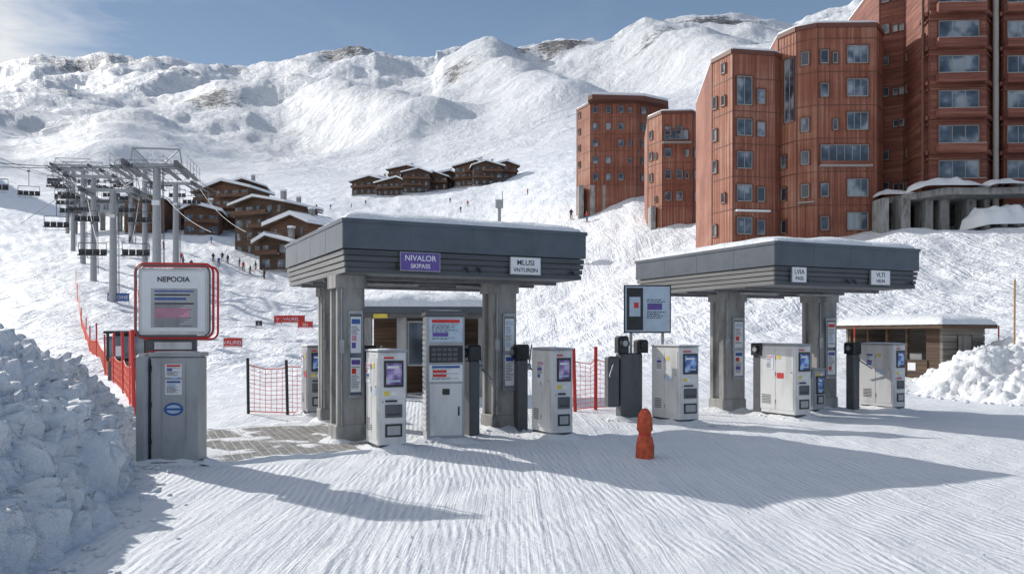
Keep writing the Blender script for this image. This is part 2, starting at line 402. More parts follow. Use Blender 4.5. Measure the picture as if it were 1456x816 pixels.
# ---------- ticket gate cabinet ----------
KM=[WHITEP,GREYP,DGREY,BLACK,SCR1,SCR2,STEEL]+PM
FEET=[]
def kiosk(loc,rot,w=0.46,d=0.75,h=1.54,body=0,scr=4,seed=0):
    rng=random.Random(seed); r=root('ticket_gate_cabinet',loc,rot); FEET.append((loc,rot,w,d))
    mb=MB(); hw=w/2
    mb.box(-hw,hw,0,d,0.10,h,body,b=0.022)
    mb.box(-hw+.02,hw-.02,.02,d-.02,-0.05,0.10,2)
    mb.box(-hw+.035,hw-.035,-0.008,0,0.16,0.80,body,)
    mb.box(-hw+.035,hw-.035,-0.010,0,0.84,h-.05,body)
    mb.box(-hw-.008,-hw,0.05,d*.5-.01,0.18,h-.10,body); mb.box(-hw-.008,-hw,d*.5+.01,d-.05,0.18,h-.10,body)
    mb.box(hw,hw+.008,0.05,d-.05,0.18,h-.10,1)
    for k in range(6): mb.box(-hw-.013,-hw-.008,d*.62,d*.86,.30+k*.035,.315+k*.035,2)
    for z in (.35,.95,1.3): mb.cyl((-hw-.012,d*.5,z-.04),(-hw-.012,d*.5,z+.04),.010,mat=6,n=6)
    mb.box(-hw-.012,hw+.012,-.015,d+.01,h+.002,h+.03,1,b=0.008)
    mb.cyl((-hw+.07,-.012,.76),(-hw+.07,-.02,.76),.014,mat=6); mb.cyl((-hw-.009,.1,1.0),(-hw-.02,.1,1.0),.014,mat=6)
    mb.build('cabinet_body',r,KM)
    mb=MB()
    x0=-hw+.09;x1=hw-.06
    mb.box(x0,x1,-.03,-.0105,h-.55,h-.14,3)
    mb.box(x0+.03,x1-.03,-.034,-.0302,h-.51,h-.18,scr)
    mb.box(x0+.05,x1-.08,-.036,-.0342,h-.26,h-.22,7); mb.box(x0+.05,x1-.05,-.036,-.0342,h-.47,h-.44,7+4)
    mb.box(x0+.02,x1-.02,-.03,-.0105,.52,.72,2); mb.box(x0+.05,x1-.05,-.036,-.0302,.56,.58,3)
    mb.box(x0+.02,x1-.10,-.022,-.0105,.76,.79,7+rng.choice([3,5]))
    mb.box(x0+.02,x1-.02,-.025,-.0105,.22,.42,3); mb.box(x0+.05,x1-.05,-.029,-.0252,.25,.39,1)
    mb.box(x0,x1-.15,-.012,-.0105,h-.11,h-.08,7+5)
    mb.box(x0+.0,x0+.09,-.0125,-.0105,.86,.93,7+7); mb.box(x0+.12,x0+.2,-.0125,-.0105,.86,.92,7+0)
    mb.build('reader_panel',r,KM)
    mb=MB(); mb.M=Matrix.Translation((-hw-.009,d*.5,0))@Matrix.Rotation(R(-90),4,'Z')
    n=rng.choice([1,2,2])
    if n==1: poster(mb,-.15,.12,.95,1.35,0,7,rng)
    else:
        poster(mb,-.28,-.06,1.05,1.36,0,7,rng); mb.box(.06,.16,-.004,0,1.28,1.36,7+7)
        mb.box(.05,.25,-.004,0,.86,.98,7+rng.choice([5,2,4]))
    mb.build('side_notice',r,KM)
    snow_cap(r,-hw-.01,hw+.01,-.01,d,h+.032,0.035,seed,0.05,0.0)
    return r
ROT=R(26)
def at(b,y):
    d=CAMH*1200/(y-476); return ((b-728)/1200*d,d)
def put(b,y): x,yy=at(b,y); return (x,yy,0.0)
kiosk(put(558,641),ROT,0.46,0.66,1.54,0,4,1)
kiosk(put(800,623),ROT,0.42,0.78,1.54,0,4,2)
kiosk(put(980,603),ROT,0.50,0.95,1.56,0,5,3)
kiosk(put(1142,596),ROT,0.46,1.15,1.57,0,5,4)
kiosk(put(1279,584),ROT,0.42,1.0,1.57,0,5,5)
kiosk((-4.35,18.8,0),ROT,0.42,0.6,1.54,1,5,6)
kiosk(put(1165,588),ROT,0.38,0.6,1.0,1,5,8)

def pay_terminal(loc,rot):
    rng=random.Random(11); r=root('ticket_vending_machine',loc,rot); FEET.append((loc,rot,.64,.55))
    M=[WHITEP,GREYP,DGREY,BLACK,SCR1,SCR2,STEEL]+PM
    mb=MB()
    mb.box(-.32,.32,0,.55,.06,2.12,1,b=.02); mb.box(-.34,.34,-.02,.57,2.122,2.2,2,b=.02); mb.box(-.30,.30,.02,.53,-.05,.06,2)
    for z in [i*.09+.2 for i in range(20)]: mb.box(-.332,-.32,.05,.5,z,z+.05,0)
    mb.box(-.27,.27,-.012,0,.12,.98,0); mb.box(.20,.23,-.02,-.0122,.45,.60,3)
    mb.build('terminal_body',r,M)
    mb=MB()
    poster(mb,-.28,.28,1.68,2.08,-.002,7,rng,4)
    mb.box(-.28,.28,-.03,0,1.34,1.62,3)
    for i in range(5):
        for j in range(3): mb.box(-.24+i*.09,-.17+i*.09,-.034,-.0302,1.37+j*.08,1.42+j*.08,2)
    poster(mb,-.28,.28,1.02,1.30,-.002,7,rng,0)
    mb.box(-.06,.06,-.02,-.0125,.80,.90,3)
    mb.build('terminal_front',r,M)
    snow_cap(r,-.33,.33,0,.56,2.202,.05,2,.06,0)
pay_terminal(put(634,629),ROT*0.5)

# ---------- canopies ----------
def canopy(A,rot,W,D,posts,zb,zt,signs,seed):
    r=root('ski_pass_gate_canopy',(A[0],A[1],0),rot)
    mats=[FASCIA,SLAT,SLATS,SOFFIT,CONC,BLACK,STEEL,CONCD]
    zm=zb+0.45*(zt-zb)
    mb=MB()
    mb.box(0,W,0,D,zm,zt,0,b=.015)
    mb.box(-.015,W+.015,-.015,D+.015,zt-.05,zt+.012,0)
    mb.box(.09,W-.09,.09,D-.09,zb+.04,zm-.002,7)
    n=4; hh=(zm-zb)/n
    for i in range(n):
        z0=zb+i*hh; z1=z0+hh*.80
        ins=.03+.012*(n-1-i)
        mb.box(ins,W-ins,ins,ins+.03,z0,z1,1); mb.box(ins,W-ins,D-ins-.03,D-ins,z0,z1,1)
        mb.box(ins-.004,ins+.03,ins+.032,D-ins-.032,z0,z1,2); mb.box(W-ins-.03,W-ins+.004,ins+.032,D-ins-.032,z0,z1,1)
    mb.build('roof_fascia',r,mats)
    mb=MB()
    for k in (1,2,3): mb.box(W*k/4-.003,W*k/4+.003,-.002,0.0,zm+.01,zt-.06,1); mb.box(-.002,0.0,D*k/4-.003,D*k/4+.003,zm+.01,zt-.06,1)
    mb.build('panel_joints',r,mats)
    mb=MB(); mb.box(.13,W-.13,.13,D-.13,zb+.0,zb+.038,3)
    for k in range(1,5): mb.box(.14,W-.14,D*k/5-.05,D*k/5+.05,zb-.06,zb-.002,3)
    for k in (.3,.7):
        mb.box(W*k-.5,W*k+.5,D*.35,D*.35+.12,zb-.10,zb-.062,6)
    mb.build('soffit',r,mats)
    mb=MB()
    for (px,py,pw,pd) in posts:
        mb.box(px-pw/2,px+pw/2,py-pd/2,py-pd/2+.10,.3,zb-.002,4)
        mb.box(px-pw/2,px+pw/2,py+pd/2-.10,py+pd/2,.3,zb-.002,4)
        mb.box(px-pw/2+.07,px+pw/2-.07,py-pd/2+.10,py+pd/2-.10,.3,zb-.002,4)
        mb.box(px-pw/2-.03,px+pw/2+.03,py-pd/2-.03,py+pd/2+.03,-.1,.3,4,b=.02)
        mb.box(px-pw/2-.04,px+pw/2+.04,py-pd/2-.03,py+pd/2+.03,zb-.22,zb-.004,4)
    mb.build('concrete_posts',r,mats)
    mb=MB(); rng=random.Random(seed)
    PMt=[BLACK,STEEL,GLASS]+PM
    for (px,py,pw,pd) in posts:
        f=py-pd/2
        mb.box(px-pw*.12,px+pw*.40,f-.05,f-.002,.75,2.2,1)
        mb.box(px-pw*.08,px+pw*.36,f-.054,f-.0502,.80,2.15,2)
        poster(mb,px-pw*.05,px+pw*.33,1.5,2.1,f-.055,3,rng)
        poster(mb,px-pw*.05,px+pw*.33,.85,1.42,f-.055,3,rng)
        mb.cyl((px-pw*.36,f-.02,.3),(px-pw*.36,f-.02,zb-.23),.018,mat=1,n=6)
        mb.box(px-pw*.44,px-pw*.28,f-.06,f-.002,1.5,1.72,1)
    mb.build('notice_frames',r,PMt)
    for (x0,x1,kind,txt) in signs:
        mb=MB(); z0=zb+.05 ; z1=zb+.36
        mb.box(x0,x1,-.02,.024,z0,z1,0)
        mb.box(x0+.012,x1-.012,-.0225,-.0202,z0+.012,z1-.012,1)
        mb.build('fascia_sign',r,[STEEL,PURPLE if kind==1 else WPRINT])
        ink=WPRINT if kind==1 else INK
        text(txt[0],r,((x0+x1)/2,-.024,z0+.17),.13,ink,sx=1.0)
        text(txt[1],r,((x0+x1)/2,-.024,z0+.05),.10,ink,sx=1.0)
    mb=MB()
    for x in (W*.2,W*.47,W*.52,W*.93):
        mb.box(x,x+.05,-.02,.02,zb+.1,zb+.15,0); mb.cyl((x+.02,-.06,zb+.06),(x+.02,0,zb+.12),.02,mat=0,n=6)
    mb.build('fixings',r,[BLACK])
    snow_cap(r,.02,W-.02,.02,D-.02,zt+.014,.26,seed,0.08,0.0)
    for (px,py,pw,pd) in posts:
        q=Vector((A[0],A[1],0))+Matrix.Rotation(rot,3,'Z')@Vector((px,py-pd/2,0)); FEET.append((tuple(q),rot,pw+.05,pd+.05))
    return r
canopy((-2.69,13.4),ROT,4.5,4.6,[(.30,.85,.46,.5),(3.38,1.35,.48,.5),(.75,4.0,.35,.3)],2.80,3.65,
   [(.95,1.65,1,('NIVALOR','SKIPASS')),(2.95,3.55,0,('MLUSI','VNTUREIN'))],3)
canopy((5.2,16.7),R(24),4.0,5.1,[(1.25,3.05,.62,.5),(3.66,2.6,.62,.5)],2.80,3.65,
   [(.42,.80,0,('LVIA','PASS')),(2.55,3.1,0,('VLTI','HIUN'))],6)

# ---------- turnstile posts ----------
def turnstile(loc,rot,h=1.62):
    r=root('turnstile',loc,rot); mb=MB()
    mb.box(-.10,.10,-.10,.16,0,h-.28,1,b=.02); mb.box(-.14,.12,-.14,.2,h-.28,h,0,b=.03)
    mb.cyl((-.14,0,h-.14),(-.19,0,h-.14),.09,mat=0,n=16); mb.cyl((-.19,0,h-.14),(-.195,0,h-.14),.06,mat=2,n=16)
    hub=Vector((.12,.03,h-.42)); mb.cyl(hub,hub+Vector((.08,0,0)),.06,mat=2)
    for a in (90,210,330):
        e=hub+Vector((.12,math.cos(R(a))*.42,math.sin(R(a))*.42)); mb.cyl(hub+Vector((.06,0,0)),e,.016,mat=2,n=8)
    mb.build('turnstile_body',r,[BLACK,DGREY,STEEL])
for (b,y) in [(524,626),(741,612),(1082,590),(1214,582),(672,618)]:
    turnstile(put(b,y),ROT)

r=root('access_reader_stand',put(897,598),R(18)); mb=MB(); FEET.append((put(897,598),R(18),.6,.3))
mb.box(-.22,.28,0,.3,0,1.42,1,b=.03); mb.box(-.30,-.05,-.05,.2,1.42,1.78,0,b=.04); mb.box(.14,.4,-.05,.2,1.42,1.7,0,b=.04)
mb.cyl((-.17,-.05,1.62),(-.17,-.09,1.62),.10,mat=0,n=18); mb.cyl((-.17,-.09,1.62),(-.17,-.095,1.62),.06,mat=2,n=18)
mb.cyl((.27,-.05,1.58),(.27,-.09,1.58),.08,mat=0,n=18)
mb.box(-.5,-.24,.02,.25,.3,1.35,1,b=.03); mb.cyl((-.4,-.02,1.2),(-.62,-.3,.95),.02,mat=2)
mb.build('stand_body',r,[BLACK,DGREY,STEEL])
r=root('piste_information_board',(2.94,18.35,0),R(4)); mb=MB(); rng=random.Random(5)
mb.cyl((-.35,0.05,0),(-.35,0.05,2.8),.035,mat=0); mb.cyl((.35,0.05,0),(.35,0.05,2.8),.035,mat=0)
mb.box(-.52,.52,-.03,.0,1.84,2.88,1,b=.01); mb.box(-.49,.49,-.036,-.0302,1.87,2.85,2)
mb.box(-.46,-.10,-.040,-.0362,1.90,2.82,1); mb.box(-.40,-.16,-.043,-.0402,2.2,2.62,2)
poster(mb,-.06,.46,1.92,2.80,-.037,3,rng,4); mb.box(-.30,-.20,-.045,-.0432,2.38,2.50,3+5)
mb.build('board',r,[STEEL,BLACK,LBLUE]+PM)

# left cabinet + sign
r=root('piste_sign_cabinet',(-4.74,11.6,0),R(6)); mb=MB(); rng=random.Random(9); FEET.append(((-4.74,11.6,0),R(6),.8,.45))
mb.box(-.22,.42,0,.45,.05,1.5,0,b=.02); mb.box(-.24,.44,-.015,.47,1.502,1.56,1,b=.01)
mb.box(-.42,-.26,-.02,.5,.03,1.54,1,b=.04); mb.box(-.26,-.22,.1,.35,.1,1.45,3)
mb.box(-.20,.40,-.05,.02,-.05,.06,2)
mb.box(-.05,.24,-.012,-.002,.35,1.42,1); mb.box(-.20,-.08,-.006,-.002,.15,1.45,1); mb.box(.27,.40,-.006,-.002,.15,1.45,1)
for z in (.3,.8,1.3): mb.cyl((-.21,-.008,z),(-.21,-.008,z+.08),.01,mat=3,n=6)
mb.build('cabinet_body',r,[GREYP,GREYP,DGREY,BLACK])
mb=MB()
mb.box(.05,.16,-.018,-.013,1.2,1.27,5); poster(mb,-.02,.2,1.22,1.40,-.013,7,rng); poster(mb,-.02,.2,.98,1.18,-.013,7,rng)
mb.add([(.09+.13*math.cos(t*math.pi/12),-.015,.78+.09*math.sin(t*math.pi/12)) for t in range(24)],[tuple(range(24))],7+2)
mb.add([(.09+.10*math.cos(t*math.pi/12),-.017,.78+.06*math.sin(t*math.pi/12)) for t in range(24)],[tuple(range(24))],7+4)
mb.box(-.01,.19,-.0195,-.0175,.765,.795,7+2)
mb.build('stickers',r,KM)
mb=MB()
mb.box(-.3,.35,.12,.2,1.56,1.9,4); mb.box(-.2,.3,.1,.118,1.60,1.70,8); mb.cyl((-.28,.1,1.565),(.33,.1,1.565),.015,mat=1,n=6)
zc0,zc1=1.80,2.72; x0,x1=-.44,.60
mb.box(x0+.05,x1-.05,0.02,.09,zc0,zc1,8,b=.02)
mb.box(x0+.10,x1-.10,0.014,.02,zc0+.05,zc1-.05,2)
mb.box(x0+.22,x1-.2,.010,.0138,zc0+.10,zc1-.28,0)
for k,(aa,bb_,cc) in enumerate([(.64,.66,3),(.59,.61,6),(.53,.56,3),(.47,.49,6),(.28,.42,7)]):
    mb.box(x0+.27,x1-.25-(k%3)*.05,.006,.0098,zc0+aa-.05,zc0+bb_-.05,cc)
for k in range(11):
    mb.box(x0+.27,x1-.28-((k*7)%4)*.05,.004,.0058,zc0+.12+k*.028,zc0+.126+k*.028,6)
def tube_loop(mb,pts,rad,mat):
    for a,b in zip(pts,pts[1:]+pts[:1]): mb.cyl(a,b,rad,mat=mat,n=8)
def rrect(x0,x1,z0,z1,rr,y,n=5):
    out=[]
    for cx,cz,a0 in ((x1-rr,z1-rr,0),(x0+rr,z1-rr,90),(x0+rr,z0+rr,180),(x1-rr,z0+rr,270)):
        for k in range(n+1): a=R(a0+90*k/n); out.append((cx+rr*math.cos(a),y,cz+rr*math.sin(a)))
    return out
tube_loop(mb,rrect(x0,x1,zc0-.04,zc1+.06,.12,.06),.018,1)
tube_loop(mb,rrect(x0+.03,x1+.04,zc0-.06,zc1+.03,.10,.16),.016,1)
tube_loop(mb,rrect(x0+.03,x1-.03,zc0-.02,zc1+.03,.10,.0),.012,4)
mb.build('sign_board',r,[GREYP,RED,WPRINT,BLUE,DGREY,WPRINT,INK,PINK,WHITEP])
text('NEPOOIA',r,(.08,.008,2.53),.10,INK)
snow_cap(r,x0+.1,x1-.1,.0,.1,2.722,.05,4,.05,0); snow_cap(r,-.22,.42,0,.45,1.562,.05,4,.05,0)

# metal grating mat half buried in snow
r=root('metal_grating_mat',(-4.15,11.75,-.02),0); mb=MB()
o=Vector((0,0,0)); u=Vector((2.25,1.5,0)); w_=Vector((-1.7,3.9,0))
n=52
for i in range(n):
    a=o+w_*(i/n); b=a+u; t=w_.normalized()*.032
    mb.add([tuple(a+Vector((0,0,.045))),tuple(b+Vector((0,0,.045))),tuple(b+t+Vector((0,0,.045))),tuple(a+t+Vector((0,0,.045))),tuple(a),tuple(b),tuple(b+t),tuple(a+t)],[(0,1,2,3),(4,7,6,5),(4,5,1,0),(6,7,3,2),(7,4,0,3),(5,6,2,1)],0)
for i in range(20):
    a=o+u*(i/19); b=a+w_; t=u.normalized()*.018
    mb.add([tuple(a+Vector((0,0,.049))),tuple(a+t+Vector((0,0,.049))),tuple(b+t+Vector((0,0,.049))),tuple(b+Vector((0,0,.049)))],[(0,1,2,3)],1)
mb.build('grating',r,[plain('mat_steel',(0.42,0.405,0.38),0.7,.1,var=.3),plain('mat_rail',(0.47,0.45,0.43),0.6,.1,var=.3)])
vs=[];nx,ny=50,70
for j in range(ny+1):
    for i in range(nx+1):
        q=u*(i/nx*1.14-.07)+w_*(j/ny*1.10-.05)
        e=min(i,nx-i)/nx; f=min(j,ny-j)/ny
        vs.append((q.x,q.y,.028+.05*noise.noise(Vector((q.x*1.3,q.y*1.3,2)))+.03*noise.noise(Vector((q.x*4,q.y*4,7)))+.045*max(0,.14-e)/.14+.045*max(0,.12-f)/.12-(.08 if min(e,f)<=0 else 0)))
mb=MB(); mb.add(vs,[(j*(nx+1)+i,j*(nx+1)+i+1,(j+1)*(nx+1)+i+1,(j+1)*(nx+1)+i) for j in range(ny) for i in range(nx)],0,True); mb.build('drifted_snow',r,[SNOW])

# ---------- loose snow clods and drifts at the feet of things ----------
def clods():
    mb=MB(); rng=random.Random(77)
    def clod(x,y,s):
        z=T(x,y)
        n1_=6; vs=[]
        for k,(zz,rr) in enumerate(((-.3,.9),(.25,1.0),(.7,.55))):
            for i in range(n1_):
                a=2*math.pi*i/n1_+k*.4; q=rr*s*rng.uniform(.75,1.25); vs.append((x+q*math.cos(a),y+q*math.sin(a),z+zz*s*rng.uniform(.8,1.2)))
        fs=[(j*n1_+i,j*n1_+(i+1)%n1_,(j+1)*n1_+(i+1)%n1_,(j+1)*n1_+i) for j in range(2) for i in range(n1_)]+[tuple(range(2*n1_,3*n1_))]
        mb.add(vs,fs,0,True)
    for loc,rot,w,d in FEET:
        M=Matrix.Translation(loc)@Matrix.Rotation(rot,4,'Z')
        for k in range(34):
            t=rng.random()
            if t<.4: q=Vector((rng.uniform(-w/2-.1,w/2+.1),rng.gauss(-.12,.09),0))
            elif t<.8: q=Vector((-w/2-abs(rng.gauss(.05,.1)),rng.uniform(-.1,d),0))
            else: q=Vector((w/2+abs(rng.gauss(.05,.1)),rng.uniform(-.1,d),0))
            q=M@q; clod(q.x,q.y,rng.uniform(.012,.045))
        n=28; vs=[]
        for rr,zz in ((1.0,.07),(1.25,.05),(1.6,.015),(2.0,-.02)):
            for i in range(n):
                a=2*math.pi*i/n; cx=math.cos(a);sy=math.sin(a)
                sq=1/max(abs(cx),abs(sy))
                hx=(w/2); hy=(d/2)
                q=M@Vector((cx*sq*(hx+(rr-1)*.32*(1+noise.noise(Vector((a,loc[1],0))))),d/2+sy*sq*(hy+(rr-1)*.32*(1+noise.noise(Vector((a,loc[1],4))))),0))
                vs.append((q.x,q.y,max(-.03,zz*(1+1.2*noise.noise(Vector((q.x*4,q.y*4,1)))))))
        mb.add(vs,[(j*n+i,j*n+(i+1)%n,(j+1)*n+(i+1)%n,(j+1)*n+i) for j in range(3) for i in range(n)],0,True)
    for k in range(190):
        y=rng.uniform(4.5,15); x=float(np.interp(y,ey,ex))+abs(rng.gauss(0,.28))-.1; clod(x,y,rng.choice([.012,.015,.02,.03,.05]))
    for k in range(100):
        a=rng.uniform(math.pi*.9,math.pi*1.6); clod(17.2+5.3*math.cos(a)+rng.gauss(0,.3),25+5.3*math.sin(a)+rng.gauss(0,.3),rng.uniform(.02,.08))
    for k in range(160):
        y=rng.uniform(5.5,22); x=rng.uniform(-.45,.62)*y; clod(x,y,rng.uniform(.005,.016))
    mb.build('loose_snow_clods',None,[SNOW])
clods()

# ---------- orange covered stub post ----------
r=root('orange_padded_post',put(917,653),0)
prof=[(0,.11),(.05,.125),(.22,.128),(.33,.11),(.37,.085),(.41,.08),(.45,.108),(.53,.116),(.62,.108),(.68,.09),(.72,.065),(.75,.04),(.765,.0)]
vs=[];nn=28
for z,q in prof:
    for i in range(nn):
        a=2*math.pi*i/nn; k=1+.18*noise.noise(Vector((math.cos(a)*3,math.sin(a)*3,z*6))); vs.append((q*k*math.cos(a),q*k*math.sin(a),z-.02))
mb=MB(); mb.add(vs,[(j*nn+i,j*nn+(i+1)%nn,(j+1)*nn+(i+1)%nn,(j+1)*nn+i) for j in range(len(prof)-1) for i in range(nn)],0,True)
mb.cyl((0,0,.36),(0,0,.385),.092,mat=1,n=16)
mb.build('padding',r,[ORANGE,RED])

# ---------- netting fences ----------
def net_fence(pts,h,name='orange_net_fence',polemat=RED,cell=.11,ph=None,pr=.02,s=.010):
    o=(pts[0][0],pts[0][1],T(*pts[0])); r=root(name,o); mb=MB(); ph=ph or h*1.15
    for p in pts: z=T(*p); mb.cyl((p[0],p[1],z-.2),(p[0]+random.uniform(-.05,.05),p[1],z+ph),pr,mat=1,n=7)
    for a,b in zip(pts,pts[1:]):
        L=math.hypot(b[0]-a[0],b[1]-a[1]); n=max(2,int(L/cell)); za=T(*a);zb=T(*b)
        def q(t,k):
            sag=.10*math.sin(t*math.pi)
            return Vector((a[0]+(b[0]-a[0])*t,a[1]+(b[1]-a[1])*t,za+(zb-za)*t+.06+(h-.06)*k-sag*k+.05*noise.noise(Vector((t*6,k*3,a[0])))))
        m=max(2,int(h/cell))
        for i in range(n+1):
            mb.cyl(q(i/n,0),q(i/n,1),s,n=3,mat=0)
        for j in range(m+1):
            for i in range(0,n,3): mb.cyl(q(i/n,j/m),q(min(1,(i+3)/n),j/m),s*(2 if j in(0,m) else 1),n=3,mat=0)
    mb.build('net_and_poles',r,[NET,polemat],o)
net_fence([(-5.9,18.9),(-5.1,19.2),(-4.75,19.5)],1.1,polemat=BLACK,pr=.035,ph=1.25,s=.007)
net_fence([(1.5,20.0),(2.0,20.2),(2.7,20.5)],1.2,polemat=RED,pr=.045,ph=1.5,s=.007)
pts=[P(191,18),P(186,21.5),P(176,26),P(162,32),P(150,39),P(138,47),P(128,57),P(122,68),P(116,82),P(110,98),P(108,118)]
net_fence(pts,1.0,cell=.22,ph=1.9,pr=.045,name='red_pole_fence',s=.008)
net_fence([P(206,50),P(202,62),P(198,78),P(197,96),P(195,118)],1.0,cell=.35,ph=1.6,pr=.06,name='red_pole_fence',s=.014)
def banner(b,d,w,h,col=RED,txt='VAUREL',name='red_banner'):
    x,y=P(b,d); z=T(x,y); r=root(name,(x,y,z),R(random.uniform(-6,6))); mb=MB()
    mb.cyl((-w/2,.03,-.2),(-w/2,.03,h+.3),.03,mat=1,n=6); mb.cyl((w/2,.03,-.2),(w/2,.03,h+.3),.03,mat=1,n=6)
    mb.box(-w/2,w/2,-.02,.0,.2,h+.2,0); mb.box(-w/2+.1,w/2-.1,-.024,-.0202,.25,.3,2)
    mb.build('banner_cloth',r,[col,STEEL,WPRINT]); text(txt,r,(0,-.03,.2+h*.3),h*.6,WPRINT)
banner(331,66,1.4,.7); banner(414,102,3.3,.9); banner(434,90,1.6,.7,txt='SKI'); banner(368,92,.7,.6,INK,'S',name='dark_banner')
banner(168,100,2.6,1.0,BLUE,'LARDINE',name='blue_lift_sign'); banner(205,112,1.6,.8,RED,'SKI'); banner(395,100,.9,.9,RED,'V')

x,y=P(180,34); r=root('lift_control_booth',(x,y,T(x,y)-.1),R(15)); mb=MB()
mb.box(-.7,.7,0,1.2,0,.9,0,b=.03); mb.box(-.75,-.65,-.02,.05,.9,2.0,1); mb.box(.65,.75,-.02,.05,.9,2.0,1); mb.box(-.72,.72,1.1,1.15,.9,2.0,1)
mb.box(-.64,.64,.0,.03,1.0,1.9,2); mb.box(-.85,.85,-.1,1.3,2.0,2.12,1,b=.03); mb.box(-.4,-.1,-.03,-.002,1.1,1.5,3); mb.box(-.5,.5,-.02,-.002,.3,.6,4)
mb.build('booth_body',r,[DGREY,BLACK,GLASS,WPRINT,RED]); snow_cap(r,-.85,.85,-.1,1.3,2.122,.15,1)

# ---------- rear shelter ----------
r=root('ticket_shelter',(-4.45,24.0,0),R(4)); mb=MB()
mb.box(0,3.9,0,3.0,2.42,2.62,0,b=.02); mb.box(.12,3.78,.1,2.9,2.3,2.418,1)
for xx in (.15,1.15,2.3,3.5):
    mb.box(xx,xx+.28,.2,.5,0,2.298,2)
mb.box(.3,3.6,2.3,2.4,0,2.298,3); mb.box(.5,1.1,.6,1.3,0,1.25,4,b=.02); mb.box(2.6,3.4,.6,1.3,0,1.5,4,b=.02)
mb.box(1.45,2.28,.30,.34,.9,2.2,5); mb.box(1.5,2.23,.29,.298,.95,2.15,6); mb.box(.5,.9,.02,.06,2.28,2.4,7)
mb.build('shelter_frame',r,[FASCIA,CONCD,CONC,DARKWOOD,GREYP,STEEL,GLASS,YEL]); snow_cap(r,0,3.9,0,3.0,2.622,.46,9)

# ---------- wooden hut on the right ----------
r=root('wooden_hut',(13.45,26.4,0),R(24)); mb=MB()
W_,D_=1.9,3.9
mb.box(0,W_,0,.08,0,2.0,1)
for k in range(9): mb.box(-.01,W_+.01,-.035,-.002,.04+k*.22,.04+k*.22+.20,1)
mb.box(.65,1.25,-.06,-.037,.05,1.75,2); mb.box(.62,.65,-.07,-.037,.05,1.8,3);mb.box(1.25,1.28,-.07,-.037,.05,1.8,3)
mb.box(W_-.08,W_,.082,D_,0,2.0,1); mb.box(0,W_,D_-.08,D_,0,2.0,1)
mb.box(0,.08,.082,.5,0,2.0,3); mb.box(0,.08,.52,D_-.1,0,1.0,0)
for k in range(4): mb.box(-.03,0.0,.52+k*.82,.52+k*.82+.78,.05,.98,0)
for k in range(5): mb.box(0,.1,.5+k*.8,.58+k*.8,1.0,2.0,3)
mb.box(.3,.9,1.0,1.8,0,1.2,4); mb.box(-.04,-.032,.95,1.25,.65,.9,5)
mb.box(-.35,W_+.25,-.3,D_+.25,2.0,2.14,0)
mb.build('hut_walls',r,[DARKWOOD,GREYWOOD,cladding('door_planks',(.14,.12,.1),(.27,.25,.22),(.36,.34,.3)),DARKWOOD,GREYP,WPRINT]); snow_cap(r,-.35,W_+.25,-.3,D_+.25,2.142,.38,12)
x,y=P(1442,25); r=root('bamboo_marker_pole',(x,y,1.2)); mb=MB(); mb.cyl((0,0,-.6),(0.02,0,2.25),.028,mat=0,n=8); mb.build('pole',r,[BAMBOO])
for b,d in [(1420,27),(1215,28)]:
    x,y=P(b,d); r=root('snow_marker_pole',(x,y,.2)); mb=MB(); mb.cyl((0,0,-.4),(0,0,1.9),.02,mat=0,n=8); mb.cyl((0,0,1.5),(0,0,1.9),.024,mat=1,n=8); mb.build('pole',r,[BAMBOO,RED])

# ---------- buildings ----------
FL=2.72
BMATS=[CLAD,CLAD2,CLADH,GLASS,WFRAME,DKFRAME,CONCD,SNOW,CONC]
def frameM(a,b):
    ax=Vector((b[0]-a[0],b[1]-a[1],0)); L=ax.length; ax.normalize(); nrm=Vector((ax.y,-ax.x,0))
    return Matrix(((ax.x,-nrm.x,0,a[0]),(ax.y,-nrm.y,0,a[1]),(0,0,1,0),(0,0,0,1))),L
def window(mb,a,b,u0,u1,z0,z1,mull=1,frame=4):
    mb.M,_=frameM(a,b)
    t=.06
    mb.box(u0,u1,-.03,.0,z0,z1,3)
    mb.box(u0-t-.08,u0-t,-.13,-.002,z0-t-.05,z1+t+.05,5); mb.box(u1+t,u1+t+.08,-.13,-.002,z0-t-.05,z1+t+.05,5); mb.box(u0-t,u1+t,-.16,-.002,z1+t,z1+t+.07,5)
    mb.box(u0-t,u0,-.08,-.002,z0-t,z1+t,frame); mb.box(u1,u1+t,-.08,-.002,z0-t,z1+t,frame)
    mb.box(u0,u1,-.08,-.002,z1,z1+t,frame); mb.box(u0,u1,-.14,-.032,z0-t,z0,frame)
    for k in range(1,mull+1):
        u=u0+(u1-u0)*k/(mull+1); mb.box(u-.025,u+.025,-.06,-.032,z0,z1,frame)
    mb.M=Matrix.Identity(4)
